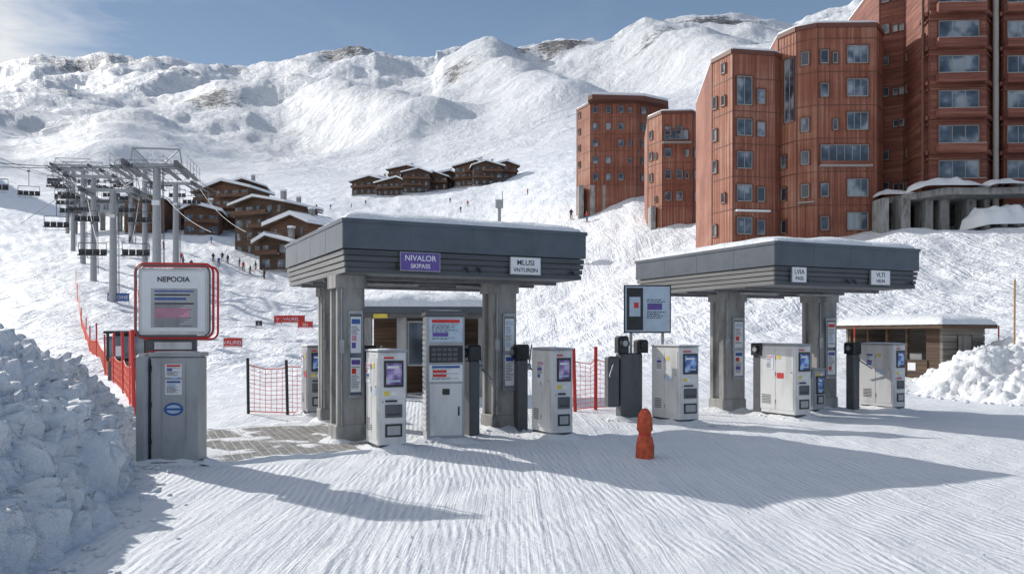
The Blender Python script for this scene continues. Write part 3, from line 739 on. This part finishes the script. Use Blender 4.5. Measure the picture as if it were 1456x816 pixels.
def tower(parent_o,r,name,front,z0,z1,depth,clad,cols_,zstart,nfl,bands=0.0,cap=.25,facecl=None,extra=None):
    mb=MB(); pts=list(front)
    back=[(front[-1][0]+depth*.25,front[-1][1]+depth),(front[0][0]+depth*.12,front[0][1]+depth)]
    poly=pts+back
    n=len(poly)
    for i in range(n):
        a=poly[i];b=poly[(i+1)%n]
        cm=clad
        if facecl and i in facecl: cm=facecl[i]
        mb.add([(a[0],a[1],z0),(b[0],b[1],z0),(b[0],b[1],z1),(a[0],a[1],z1)],[(0,1,2,3)],cm)
    mb.add([(p[0],p[1],z1) for p in poly],[tuple(range(n))],5)
    for i in range(len(pts)-1):
        mb.M,L=frameM(pts[i],pts[i+1])
        mb.box(0.02,L-.02,-.10,-.002,z1-.30,z1+.06,5 if not bands else clad)
        mb.box(.0,.08,-.05,-.003,z0,z1-.31,5)
        k=.35
        while k<L-.2:
            mb.box(k,k+.03,-.018,-.003,z0,z1-.31,clad); k+=.36+.08*math.sin(k*7+i)
        z=zstart-.75
        while z<z1-1:
            if bands:
                mb.box(.02,L-.02,-bands,-.062,z,z+.30,2)
                mb.box(.02,L-.02,-bands*.55,-.062,z-.42,z-.30,2)
            else: mb.box(.09,L-.02,-.035,-.02,z,z+.06,5)
            z+=FL
        mb.M=Matrix.Identity(4)
    mb.build(name+'_walls',r,BMATS,parent_o)
    mb=MB()
    for (fi,u0,u1,hgt,mull,skip) in cols_:
        a=pts[fi];b=pts[fi+1]
        for k in range(nfl):
            if k in skip: continue
            zz=zstart+k*FL
            if zz+hgt>z1-.6: continue
            window(mb,a,b,u0,u1,zz,zz+hgt,mull,4)
            if bands and u1-u0>1.5:
                mb.M,_=frameM(a,b); mb.box(u0-.3,u1+.3,-.75,-.245,zz-.75,zz-.62,2)
                mb.box(u0-.3,u1+.3,-.78,-.752,zz-.70,zz-.05,2)
                mb.box(u0-.33,u0-.302,-.78,-.245,zz-.70,zz-.05,2); mb.box(u1+.302,u1+.33,-.78,-.245,zz-.70,zz-.05,2); mb.box(u0-.3,u1+.3,-.77,-.5,zz-.048,zz+.01,4); mb.M=Matrix.Identity(4)
    for (fi,u0,u1,za,zb_,mull) in (extra or []): window(mb,pts[fi],pts[fi+1],u0,u1,za,zb_,mull,4)
    if mb.v: mb.build(name+'_windows',r,BMATS,parent_o)
    mb=MB()
    cx=sum(p[0] for p in poly)/n; cy=sum(p[1] for p in poly)/n
    rings=[(1.0,0.02),(0.995,cap*.7),(.97,cap*.95),(.8,cap*1.05),(.4,cap*1.1)]
    vs=[(cx+(p[0]-cx)*s,cy+(p[1]-cy)*s,z1+.065+h) for s,h in rings for p in poly]
    fs=[(j*n+i,j*n+(i+1)%n,(j+1)*n+(i+1)%n,(j+1)*n+i) for j in range(len(rings)-1) for i in range(n)]+[tuple(range((len(rings)-1)*n,len(rings)*n))]
    mb.add(vs,fs,7,True); mb.build(name+'_roof_snow',r,BMATS,parent_o)
    return poly
def FP(l): return [P(b,d) for b,d in l]
O=(P(1230,72)[0],72,9)
r=root('red_wood_apartment_building',O)
fA=FP([(1012,72.6),(1041,69.9),(1102,70.6),(1112,71.6)])
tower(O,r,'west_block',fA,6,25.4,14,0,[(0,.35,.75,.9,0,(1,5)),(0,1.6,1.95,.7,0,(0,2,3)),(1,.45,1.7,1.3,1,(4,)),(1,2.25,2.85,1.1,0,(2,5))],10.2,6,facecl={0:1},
   extra=[(1,.45,1.7,20.9,23.2,1)])
fB=FP([(1106,71.8),(1132,69.9),(1162,69.0),(1246,68.9),(1256,71)])
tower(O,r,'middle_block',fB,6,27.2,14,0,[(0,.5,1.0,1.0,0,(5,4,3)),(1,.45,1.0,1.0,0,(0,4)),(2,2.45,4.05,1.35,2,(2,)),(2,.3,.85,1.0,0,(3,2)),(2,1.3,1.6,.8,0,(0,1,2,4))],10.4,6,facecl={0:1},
   extra=[(0,.9,1.9,19.6,24.8,1),(2,.3,4.1,15.85,17.25,5)])
mb=MB()
mb.M,L=frameM(fB[2],fB[3]); mb.box(.1,4.3,-.55,-.17,15.45,15.60,4); mb.box(.1,4.3,-.56,-.52,15.60,15.9,2); mb.M=Matrix.Identity(4)
mb.M,L=frameM(fA[1],fA[2]); mb.box(.2,3.2,-.5,-.05,12.0,12.12,7); mb.M=Matrix.Identity(4)
mb.M,L=frameM(fB[1],fB[2]); mb.box(.2,1.5,-.4,-.05,12.6,12.7,4); mb.M=Matrix.Identity(4)
mb.build('ledges',r,BMATS,O)
fC=FP([(1250,73.2),(1285,72.0),(1306,70.3),(1313,68.0)])
tower(O,r,'recessed_wing',fC,8,32.5,14,2,[(0,.3,.75,.7,0,(2,)),(0,1.2,1.5,.5,0,(1,4)),(0,1.65,1.95,.5,0,(1,4)),(1,.4,.8,.6,0,(2,5)),(2,.2,.5,1.0,0,(4,))],14.2,7)
fD=FP([(1311,68),(1321,66.0),(1402,65.7),(1414,68)])
tower(O,r,'east_block',fD,13.0,41,16,2,[(1,.75,3.7,1.45,2,()),(0,.6,1.0,.8,0,(1,3,5))],13.9,10,bands=.24)
fE=FP([(1414,68),(1427,66.0),(1520,65.6),(1580,68)])
tower(O,r,'far_east_block',fE,12.0,41,16,2,[(1,.3,2.6,1.45,2,()),(1,3.2,4.8,1.4,1,())],13.9,10,bands=.24)
mb=MB()
xx,yy=P(1416,66.2); mb.cyl((xx,yy,11),(xx,yy,41),.22,mat=4,n=12)
xx,yy=P(1312,66.4); mb.cyl((xx,yy,13),(xx,yy,41),.12,mat=5,n=8)
rg=random.Random(3)
for b in (1256,1285,1318,1340,1378,1400,1425,1450):
    xx,yy=P(b,67); w2=rg.uniform(.2,.45); mb.box(xx-w2,xx+w2,yy-.4,yy+1.5,6,12.6,8)
pa=P(1248,71.5);pb=P(1600,70)
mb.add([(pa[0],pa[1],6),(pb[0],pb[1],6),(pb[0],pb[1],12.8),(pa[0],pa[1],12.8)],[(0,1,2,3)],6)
ps=[P(1246,69.4),P(1300,66.4),P(1345,63.9),P(1410,64.0),P(1600,62.5),P(1600,72),P(1246,73)]
mb.prism(ps,12.45,12.95,8)
mb.build('undercroft',r,BMATS,O)
mb=MB()
for (b0,b1,d,z,h) in [(1250,1312,67.6,12.96,.7),(1314,1408,63.6,12.96,.9),(1412,1470,62.8,12.96,.7),(1396,1490,60.6,9.6,1.7)]:
    a=P(b0,d);c=P(b1,d); n=20
    vs=[]
    for i in range(n+1):
        for j in range(7):
            u=i/n;v=j/6; e=math.sin(u*math.pi)**.4 if 0<i<n else 0
            vs.append((a[0]+(c[0]-a[0])*u,a[1]+v*3.4-.3,z+h*e*(math.sin(min(1,v*1.6+.05)*math.pi/2))*(1+.4*noise.noise(Vector((u*6,v*3,b0))))))
    mb.add(vs,[(i*7+j,(i+1)*7+j,(i+1)*7+j+1,i*7+j+1) for i in range(n) for j in range(6)],7,True)
mb.build('ledge_snow',r,BMATS,O)

O=(P(960,108)[0],108,16); r=root('red_wood_apartment_building',O)
f=FP([(921,108.5),(941,105.5),(984,105.3),(1004,108.5)])
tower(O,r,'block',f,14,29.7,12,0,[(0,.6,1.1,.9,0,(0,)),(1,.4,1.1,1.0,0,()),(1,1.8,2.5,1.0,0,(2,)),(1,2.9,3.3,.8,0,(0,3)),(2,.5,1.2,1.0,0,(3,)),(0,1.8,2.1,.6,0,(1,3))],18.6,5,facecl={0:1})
mb=MB()
for b in (928,945,965,985): xx,yy=P(b,106.5); mb.box(xx-.3,xx+.3,yy-.4,yy+2,13,18.0,8)
window(mb,f[1],f[2],.3,3.2,26.2,27.3,3)
a=P(943,104.6); mb.box(a[0],a[0]+3.5,a[1]-.1,a[1]+.6,25.6,25.75,4)
mb.build('base',r,BMATS,O)
O=(P(880,140)[0],140,24); r=root('red_wood_apartment_building',O)
f=FP([(820,141),(839,136.6),(905,136.3),(948,140)])
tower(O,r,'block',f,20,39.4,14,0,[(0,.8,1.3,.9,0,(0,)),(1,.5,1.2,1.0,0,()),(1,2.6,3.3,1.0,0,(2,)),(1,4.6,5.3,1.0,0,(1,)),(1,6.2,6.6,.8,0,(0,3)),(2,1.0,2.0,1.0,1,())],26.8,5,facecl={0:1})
mb=MB(); q=FP([(836,135),(842,134.2),(915,135),(950,138),(952,150),(838,150)]); mb.prism(q,39.3,40.0,5)
mb.prism([(p[0]+(3 if k in(0,5) else 0),p[1]+.3) for k,p in enumerate(q)],40.01,40.5,7)
for b in (826,842,860,880,900): xx,yy=P(b,137); mb.box(xx-.4,xx+.4,yy-.5,yy+2,20,26,8)
mb.build('roof_overhang',r,BMATS,O)

# ---------- chalets ----------
CM=[DARKWOOD,GLASS,SNOW,CONC,cladding('chalet_wood',(.06,.028,.015),(.13,.062,.035),(.21,.12,.07),True),WFRAME]
def chalet(b,d,w,dp,fl,rot=0,seed=0,zoff=0,mat=0):
    x,y=P(b,d); rng=random.Random(seed); z=T(x,y)+zoff; r=root('wooden_chalet',(x,y,z-.5),R(rot)); mb=MB()
    H=fl*2.7+.5+rng.uniform(-.4,.5); hw=w/2
    mb.box(-hw,hw,0,dp,-3,.8,3); mb.box(-hw+.1,hw-.1,.1,dp-.1,.8,H,mat)
    rh=w*rng.uniform(.09,.17); ox=rng.uniform(-.25,.25)*w
    mb.add([(-hw+.1,.1,H),(hw-.1,.1,H),(ox,.1,H+rh),(-hw+.1,dp-.1,H),(hw-.1,dp-.1,H),(ox,dp-.1,H+rh)],[(0,1,2),(4,3,5)],mat)
    for s in (-1,1):
        e=s*(hw+.9); ze=H-.3
        for t0,t1,m in ((0.0,.25,0),(.26,.26+rng.uniform(.5,.9),2)):
            vs=[(ox,-1.2,H+rh+t0),(e,-1.2,ze+t0),(e,dp+.9,ze+t0),(ox,dp+.9,H+rh+t0),(ox,-1.2,H+rh+t1),(e,-1.2,ze+t1*.9),(e,dp+.9,ze+t1*.9),(ox,dp+.9,H+rh+t1)]
            mb.add(vs,[(0,3,2,1),(4,5,6,7),(0,1,5,4),(2,3,7,6),(1,2,6,5)],m)
    for k in range(fl):
        zz=.9+k*2.7
        n=max(2,int(w/2.6))
        for i in range(n):
            xc=-hw+w*(i+.5)/n+rng.uniform(-.2,.2); ww=rng.choice([.4,.6,.9]); mb.box(xc-ww,xc+ww,.05,.098,zz+.3,zz+1.8,1); mb.box(xc-.05,xc+.05,.02,.048,zz+.3,zz+1.8,5)
        if k>0:
            xa=-hw-.1 if rng.random()<.6 else -hw*.3; xb=hw+.1 if rng.random()<.6 else hw*.4
            mb.box(xa,xb,-1.1,.09,zz-.15,zz,0); mb.box(xa,xb,-1.1,-1.0,zz+.0,zz+.85,4); mb.box(xa+.1,xb-.1,-1.0,-.2,zz+.002,zz+.15,2)
        for i in range(3): mb.box(-hw+.05,-hw+.098,1+i*dp*.3,2+i*dp*.3,zz+.4,zz+1.6,1)
    if rng.random()<.6: mb.box(hw*.3,hw*.3+.9,dp*.4,dp*.4+.9,H,H+rh+2.0,3); mb.box(hw*.3-.1,hw*.3+1.0,dp*.4-.1,dp*.4+1.0,H+rh+2.0,H+rh+2.4,2)
    mb.build('chalet_body',r,CM)
for i,(b,d,w,dp,fl,rot,m) in enumerate([
 (205,205,9,10,3,10,4),(243,218,10,9,2,-8,0),(286,202,8,9,2,12,4),(322,214,13,10,4,-14,4),(368,174,13,11,4,-24,0),(410,164,10,10,3,-28,4),(345,225,11,9,4,8,0),(404,205,10,9,3,-10,0),(390,158,7,7,2,-20,0),(300,235,9,9,3,4,0),
 (524,352,15,10,2,-12,0),(556,345,13,12,2,-16,0),(592,340,11,12,3,6,0),(612,348,14,12,2,-4,0),(636,354,12,10,2,14,0),(574,372,14,10,3,-10,4),(540,366,10,9,2,5,0),
 (668,345,13,10,3,-14,4),(694,338,12,12,3,8,0),(719,346,10,10,2,14,4),(678,362,9,9,3,0,0)]):
    chalet(b,d,w,dp,fl,rot,i,0,m)

# ---------- chairlift ----------
def pylon(x,y,ztop,arm=3.6,ang=0,seed=0,rad=.45):
    z=T(x,y); h=ztop-z; r=root('chairlift_pylon',(x,y,z),ang); mb=MB()
    mb.cyl((0,0,-1),(0,0,h),rad,rad*.72,n=16,mat=0)
    mb.box(-arm,arm,-.22,.22,h-.1,h+.3,0,b=.05)
    for s in (-1,1):
        xx=s*arm
        mb.box(xx-.10,xx+.10,-2.6,2.6,h-.45,h-.2,1)
        for k in range(8):
            yy=-2.4+k*.68; mb.cyl((xx-.14,yy,h-.05),(xx+.14,yy,h-.05),.22,mat=1,n=12)
        for side in (-.7,.7):
            mb.box(xx+side-.22,xx+side+.22,-2.7,2.7,h-.60,h-.56,1)
            for yy in (-2.7,-1.3,0,1.3,2.7): mb.cyl((xx+side*1.3,yy,h-.56),(xx+side*1.3,yy,h+.5),.022,mat=0,n=5)
            for zz in (0,.5): mb.cyl((xx+side*1.3,-2.7,h+zz),(xx+side*1.3,2.7,h+zz),.022,mat=0,n=5)
        mb.cyl((xx,-.2,h+.3),(xx*.92,-.2,h+1.5),.06,mat=0,n=6); mb.cyl((xx*.3,-.2,h+.3),(xx*.92,-.2,h+1.5),.05,mat=0,n=6)
    mb.cyl((-arm*.95,-.2,h+1.5),(arm*.95,-.2,h+1.5),.07,mat=0,n=6)
    mb.box(-.3,.3,-rad-.05,-rad+.02,h-3.2,h-2.8,2)
    for s in (-.2,.2): mb.cyl((rad+.18,s,1),(rad*.72+.18,s,h),.03,mat=1,n=5)
    for k in range(int(h/.5)):
        q=rad+.18-(rad*.28)*(k*.5/h); mb.cyl((q,-.2,1+k*.5),(q,.2,1+k*.5),.02,mat=1,n=4)
    mb.build('pylon_structure',r,[STEEL,STEELD,WPRINT])
    ca,sa=math.cos(ang),math.sin(ang)
    return [Vector((x+s*arm*ca,y+s*arm*sa,z+h+.2)) for s in (-1,1)]
heads=[]
for i,(b,d,yt,arm) in enumerate([(223,70,238,2.0),(161,100,272,3.0),(133,128,252,3.4),(118,150,243,3.5),(104,176,236,3.6),(96,215,240,3.6)]):
    x,y=P(b,d); heads.append(pylon(x,y,EL(yt,d),arm,R(10),i,.42 if i==0 else .48))
heads2=[]
for i,(b,d,yt,arm) in enumerate([(250,125,262,3.0),(206,150,240,3.4),(186,185,238,3.4)]):
    x,y=P(b,d); heads2.append(pylon(x,y,EL(yt,d),arm,R(5),i,.5))
def cables(heads,far,near,name='lift_cable'):
    r=root(name,tuple(heads[0][0])); o0=heads[0][0]; mb=MB(); lines=[]
    for s in (0,1):
        pts=[near[s]]+[h[s] for h in heads]+[far[s]]
        pl=[]
        for a,b in zip(pts,pts[1:]):
            n=14
            for k in range(n):
                t=k/n; p=a.lerp(b,t); p.z-=4*t*(1-t)*(b-a).length*.02; pl.append(p)
        pl.append(pts[-1])
        for a,b in zip(pl,pl[1:]): mb.cyl(a,b,.028,n=5,mat=0)
        lines.append(pl)
    mb.build('cable_run',r,[STEELD],tuple(o0)); return lines
def V(b,d,y): x,yy=P(b,d); return Vector((x,yy,EL(y,d)))
L1=cables(heads[1:],[V(70,330,240),V(85,330,240)],[V(140,75,350),V(186,75,350)])
L2=cables(heads2,[V(150,420,232),V(160,420,232)],[V(300,84,330),V(350,84,330)])
L3=cables(heads[:1],[V(340,330,243),V(352,330,243)],[V(-90,55,232),V(-40,55,228)])
def chair_mesh():
    mb=MB()
    mb.cyl((0,0,0),(0,.15,-1.0),.045,n=6,mat=0); mb.cyl((0,.15,-1.0),(0,.1,-2.0),.045,n=6,mat=0)
    mb.cyl((-1.3,.1,-2.0),(1.3,.1,-2.0),.045,n=6,mat=0)
    for s in (-1.3,1.3): mb.cyl((s,.1,-2.0),(s,.25,-3.2),.04,n=6,mat=0)
    for k in range(4):
        xa=-1.33+k*.68; mb.box(xa,xa+.60,-.35,.25,-3.28,-3.18,1,b=.02); mb.box(xa,xa+.60,.2,.28,-3.14,-2.6,1,b=.02)
    for k in (-3,-1,1,3): mb.cyl((k*.34,-.05,-2.85),(k*.34,-.45,-3.6),.018,n=5,mat=0)
    mb.cyl((-1.3,-.45,-3.6),(1.3,-.45,-3.6),.025,n=6,mat=0); mb.cyl((-1.3,-.1,-2.8),(1.3,-.1,-2.8),.025,n=6,mat=0)
    mb.box(-.15,.15,-.2,.2,-.05,.15,0)
    me=bpy.data.meshes.new('chair'); me.from_pydata(mb.v,[],mb.f)
    for m in [STEELD,BLACK]: me.materials.append(m)
    me.polygons.foreach_set('material_index',mb.m); return me
CH=chair_mesh()
def add_chair(p,ang):
    o=bpy.data.objects.new('chairlift_chair',CH); COL.objects.link(o); o.location=p; o.rotation_euler=(0,0,ang)
for ln_ in L1:
    for k in range(6,len(ln_)-2,7): add_chair(ln_[k],R(12+random.uniform(-6,6)))
for ln_ in L2:
    for k in range(16,len(ln_)-2,6): add_chair(ln_[k],R(6))
for (b,d,y) in [(80,97,283),(100,112,268),(92,135,262)]: add_chair(V(b,d,y),R(14))
r=root('lift_cable',V(80,97,283)); mb=MB(); c0=V(30,60,318); c1=V(80,97,283); c2=V(100,112,268); c3=V(92,135,262); c4=V(100,215,240)
for a,b in ((c0,c1),(c1,c2),(c2,c3),(c3,c4)): mb.cyl(a,b,.028,n=5)
mb.build('cable_run',r,[STEELD],tuple(c1))
r=root('lift_cable',(0,0,0)); mb=MB()
for (a,b) in [(V(-120,70,185),V(150,200,252)),(V(-60,70,200),V(165,200,252))]:
    for k in range(20):
        p=a.lerp(b,k/20);q=a.lerp(b,(k+1)/20); p.z-=4*(k/20)*(1-k/20)*2; q.z-=4*((k+1)/20)*(1-(k+1)/20)*2; mb.cyl(p,q,.03,n=5)
mb.build('cable_run',r,[STEELD])
aa,bb2=V(-120,70,185),V(150,200,252)
for t in (.20,.34,.55):
    p=aa.lerp(bb2,t); p.z-=4*t*(1-t)*2; add_chair(p,R(20))
x,y=P(150,215); z=T(x,y); r=root('lift_station',(x,y,z-1),R(6)); mb=MB()
mb.box(-9,9,0,8,6,8.5,1,b=.4); mb.box(-8.5,8.5,.5,7.5,8.6,9.2,0)
for xx in (-8,-3,3,8): mb.box(xx-.5,xx+.5,1,2,0,6,2); mb.box(xx-.5,xx+.5,6,7,0,6,2)
for k in range(9): mb.box(-8.5+k*2,-7.3+k*2,-.06,-.002,6.6,7.9,3)
mb.build('station_body',r,[STEELD,GREYP,CONC,GLASS]); snow_cap(r,-9,9,0,8,9.2,.6,3,.6)

# ---------- skiers ----------
def skier_mesh(pose,jk,pt,hl):
    vsk=[(0,0,.95,.15),(0,-.02,1.2,.16),(0,-.03,1.42,.13),(0,-.05,1.53,.065),(0,-.06,1.66,.115),(0,-.06,1.76,.08)]
    ed=[(0,1),(1,2),(2,3),(3,4),(4,5)]
    for s in (-1,1):
        b=len(vsk); vsk+=[(s*.2,-.03,1.42,.075),(s*.30,-.02+pose*.02,1.16,.06),(s*.31,-.26,1.02,.048),(s*.31,-.34,1.0,.045)]
        ed+=[(2,b),(b,b+1),(b+1,b+2),(b+2,b+3)]
        b=len(vsk); vsk+=[(s*.11,0,.88,.11),(s*.14,-.10-pose*.05,.5,.08),(s*.15,.0+s*pose*.04,.14,.07),(s*.15,-.16+s*pose*.04,.08,.055)]
        ed+=[(0,b),(b,b+1),(b+1,b+2),(b+2,b+3)]
    me=bpy.data.meshes.new('sk'); me.from_pydata([v[:3] for v in vsk],ed,[])
    o=bpy.data.objects.new('sk',me); COL.objects.link(o)
    o.modifiers.new('s','SKIN')
    for i,v in enumerate(vsk): me.skin_vertices[0].data[i].radius=(v[3],v[3])
    me.skin_vertices[0].data[0].use_root=True
    o.modifiers.new('ss','SUBSURF').levels=1
    dg=bpy.context.evaluated_depsgraph_get(); dg.update(); ev=o.evaluated_get(dg); m2=ev.to_mesh()
    mb=MB(); vv=[tuple(v.co) for v in m2.vertices]
    for p in m2.polygons:
        c=p.center; z=c[2]
        mt=1
        if z>1.5: mt=2 if (z>1.66 or c[1]>-.08) else 3
        elif z>.9 or abs(c[0])>.22: mt=0
        if abs(c[0])>.22 and c[1]<-.26: mt=4
        if z<.22: mt=4
        mb.f.append(list(p.vertices)); mb.m.append(mt); mb.sm.append(True)
    mb.v=vv; ev.to_mesh_clear(); bpy.data.objects.remove(o)
    for s in (-1,1):
        mb.box(s*.15-.045,s*.15+.045,-.85,.75,0,.025,5); mb.cyl((s*.31,-.34,1.03),(s*.42,-.1,0.02),.012,n=5,mat=4)
        mb.box(s*.06-.035,s*.06+.03,-.18,-.155,1.655,1.685,4)
    me=bpy.data.meshes.new('skier'); me.from_pydata(mb.v,[],mb.f)
    for m in [jk,pt,hl,plain('skin',(.5,.28,.2),.6),BLACK,RED]: me.materials.append(m)
    me.polygons.foreach_set('material_index',mb.m); me.polygons.foreach_set('use_smooth',mb.sm); return me
SK=[skier_mesh(1,INK,BLACK,BLACK),skier_mesh(-1,BLUE,INK,WPRINT),skier_mesh(0.5,RED,INK,BLACK),skier_mesh(-.5,ORANGE,BLUE,INK)]
ppl=[(258,158,2),(260,154,0),(185,182,0),(303,160,0),(311,158,1),(316,163,0),(324,161,0),(341,160,0),(346,157,2),(356,155,0),(363,158,0),(376,150,0),(272,150,0),(450,300,0),(470,290,1),(520,260,3),(655,240,0),(665,250,2),(835,130,3),(812,138,0),(560,220,0),(430,160,1),(490,190,0),(345,200,0),(300,185,1),(232,178,3),(700,180,0),(640,270,0),(480,240,0),(750,230,2),(240,140,0),(520,310,0),(500,300,2)]
for i,(b,d,k) in enumerate(ppl):
    x,y=P(b,d); o=bpy.data.objects.new('skier',SK[k]); COL.objects.link(o); o.location=(x,y,T(x,y)+.02); o.rotation_euler=(0,0,random.uniform(0,6.28))

x,y=P(710,110); zz=T(x,y); r=root('ventilation_stack',(x,y,zz)); mb=MB(); hz=EL(296,110)-zz; mb.cyl((0,0,-1),(0,0,hz),.22,mat=0,n=12); mb.box(-.5,.5,-.4,.4,hz,hz+1.0,0,b=.08); mb.box(-.55,.55,-.45,.45,hz+1.0,hz+1.12,2); mb.cyl((.4,0,hz+1.1),(.4,0,hz+2.2),.05,mat=1,n=6); mb.build('stack',r,[STEEL,STEELD,SNOW])

# ---------- light, sky, camera ----------
sd=Vector((-0.748*math.cos(R(28)),0.66*math.cos(R(28)),math.sin(R(28)))).normalized()
L=bpy.data.lights.new('sun','SUN'); L.energy=4.1; L.angle=R(.5); L.color=(1,.96,.90)
so=bpy.data.objects.new('sun',L); COL.objects.link(so); so.rotation_euler=(-sd).to_track_quat('-Z','Y').to_euler()
w=bpy.data.worlds.new('World'); scene.world=w; w.use_nodes=True; nt=w.node_tree
bg=nt.nodes['Background']; sk=nt.nodes.new('ShaderNodeTexSky'); sk.sky_type='NISHITA'; sk.sun_disc=False
sk.sun_elevation=R(28); sk.sun_rotation=math.atan2(sd.x,sd.y)%(2*math.pi); sk.altitude=2300; sk.air_density=1.0; sk.dust_density=.6; sk.ozone_density=1.2
tc=nt.nodes.new('ShaderNodeTexCoord'); sp=nt.nodes.new('ShaderNodeSeparateXYZ'); nt.links.new(tc.outputs['Generated'],sp.inputs[0])
mp=nt.nodes.new('ShaderNodeMapping'); mp.inputs['Scale'].default_value=(1,1,3.2); nt.links.new(tc.outputs['Generated'],mp.inputs[0])
cn=noi(nt,mp.outputs[0],3.2,9,.62,.5)
haze=ramp(nt,sp.outputs[2],[(0.0,(.46,.57,.70)),(0.28,(.31,.43,.59)),(0.40,(.20,.31,.48)),(1.0,(.10,.20,.40))])
hz=nt.nodes.new('ShaderNodeVectorMath'); hz.operation='SCALE'; nt.links.new(haze,hz.inputs[0]); hz.inputs['Scale'].default_value=8.6
skm=mixc(nt,.58,sk.outputs[0],hz.outputs[0])
side=mapr(nt,mth(nt,'DIVIDE',sp.outputs[0],mth(nt,'MAXIMUM',sp.outputs[1],.05)),-.34,-.60)
cl=mth(nt,'MULTIPLY',mapr(nt,mth(nt,'ADD',cn,mth(nt,'MULTIPLY',side,.30)),.54,.80),mapr(nt,side,0,1,.12,1.0))
mx=mixc(nt,cl,skm,(8.2,8.4,8.7)); nt.links.new(mx,bg.inputs[0]); bg.inputs[1].default_value=.10
cam=bpy.data.cameras.new('camera'); co=bpy.data.objects.new('camera',cam); COL.objects.link(co)
co.location=(0,0,CAMH); co.rotation_euler=(R(90),0,0); cam.sensor_width=36; cam.lens=1200/1456*36; cam.shift_y=68/1456; cam.clip_end=9000; cam.clip_start=.05
scene.camera=co
scene.view_settings.view_transform='Standard'; scene.view_settings.look='None'; scene.view_settings.exposure=0
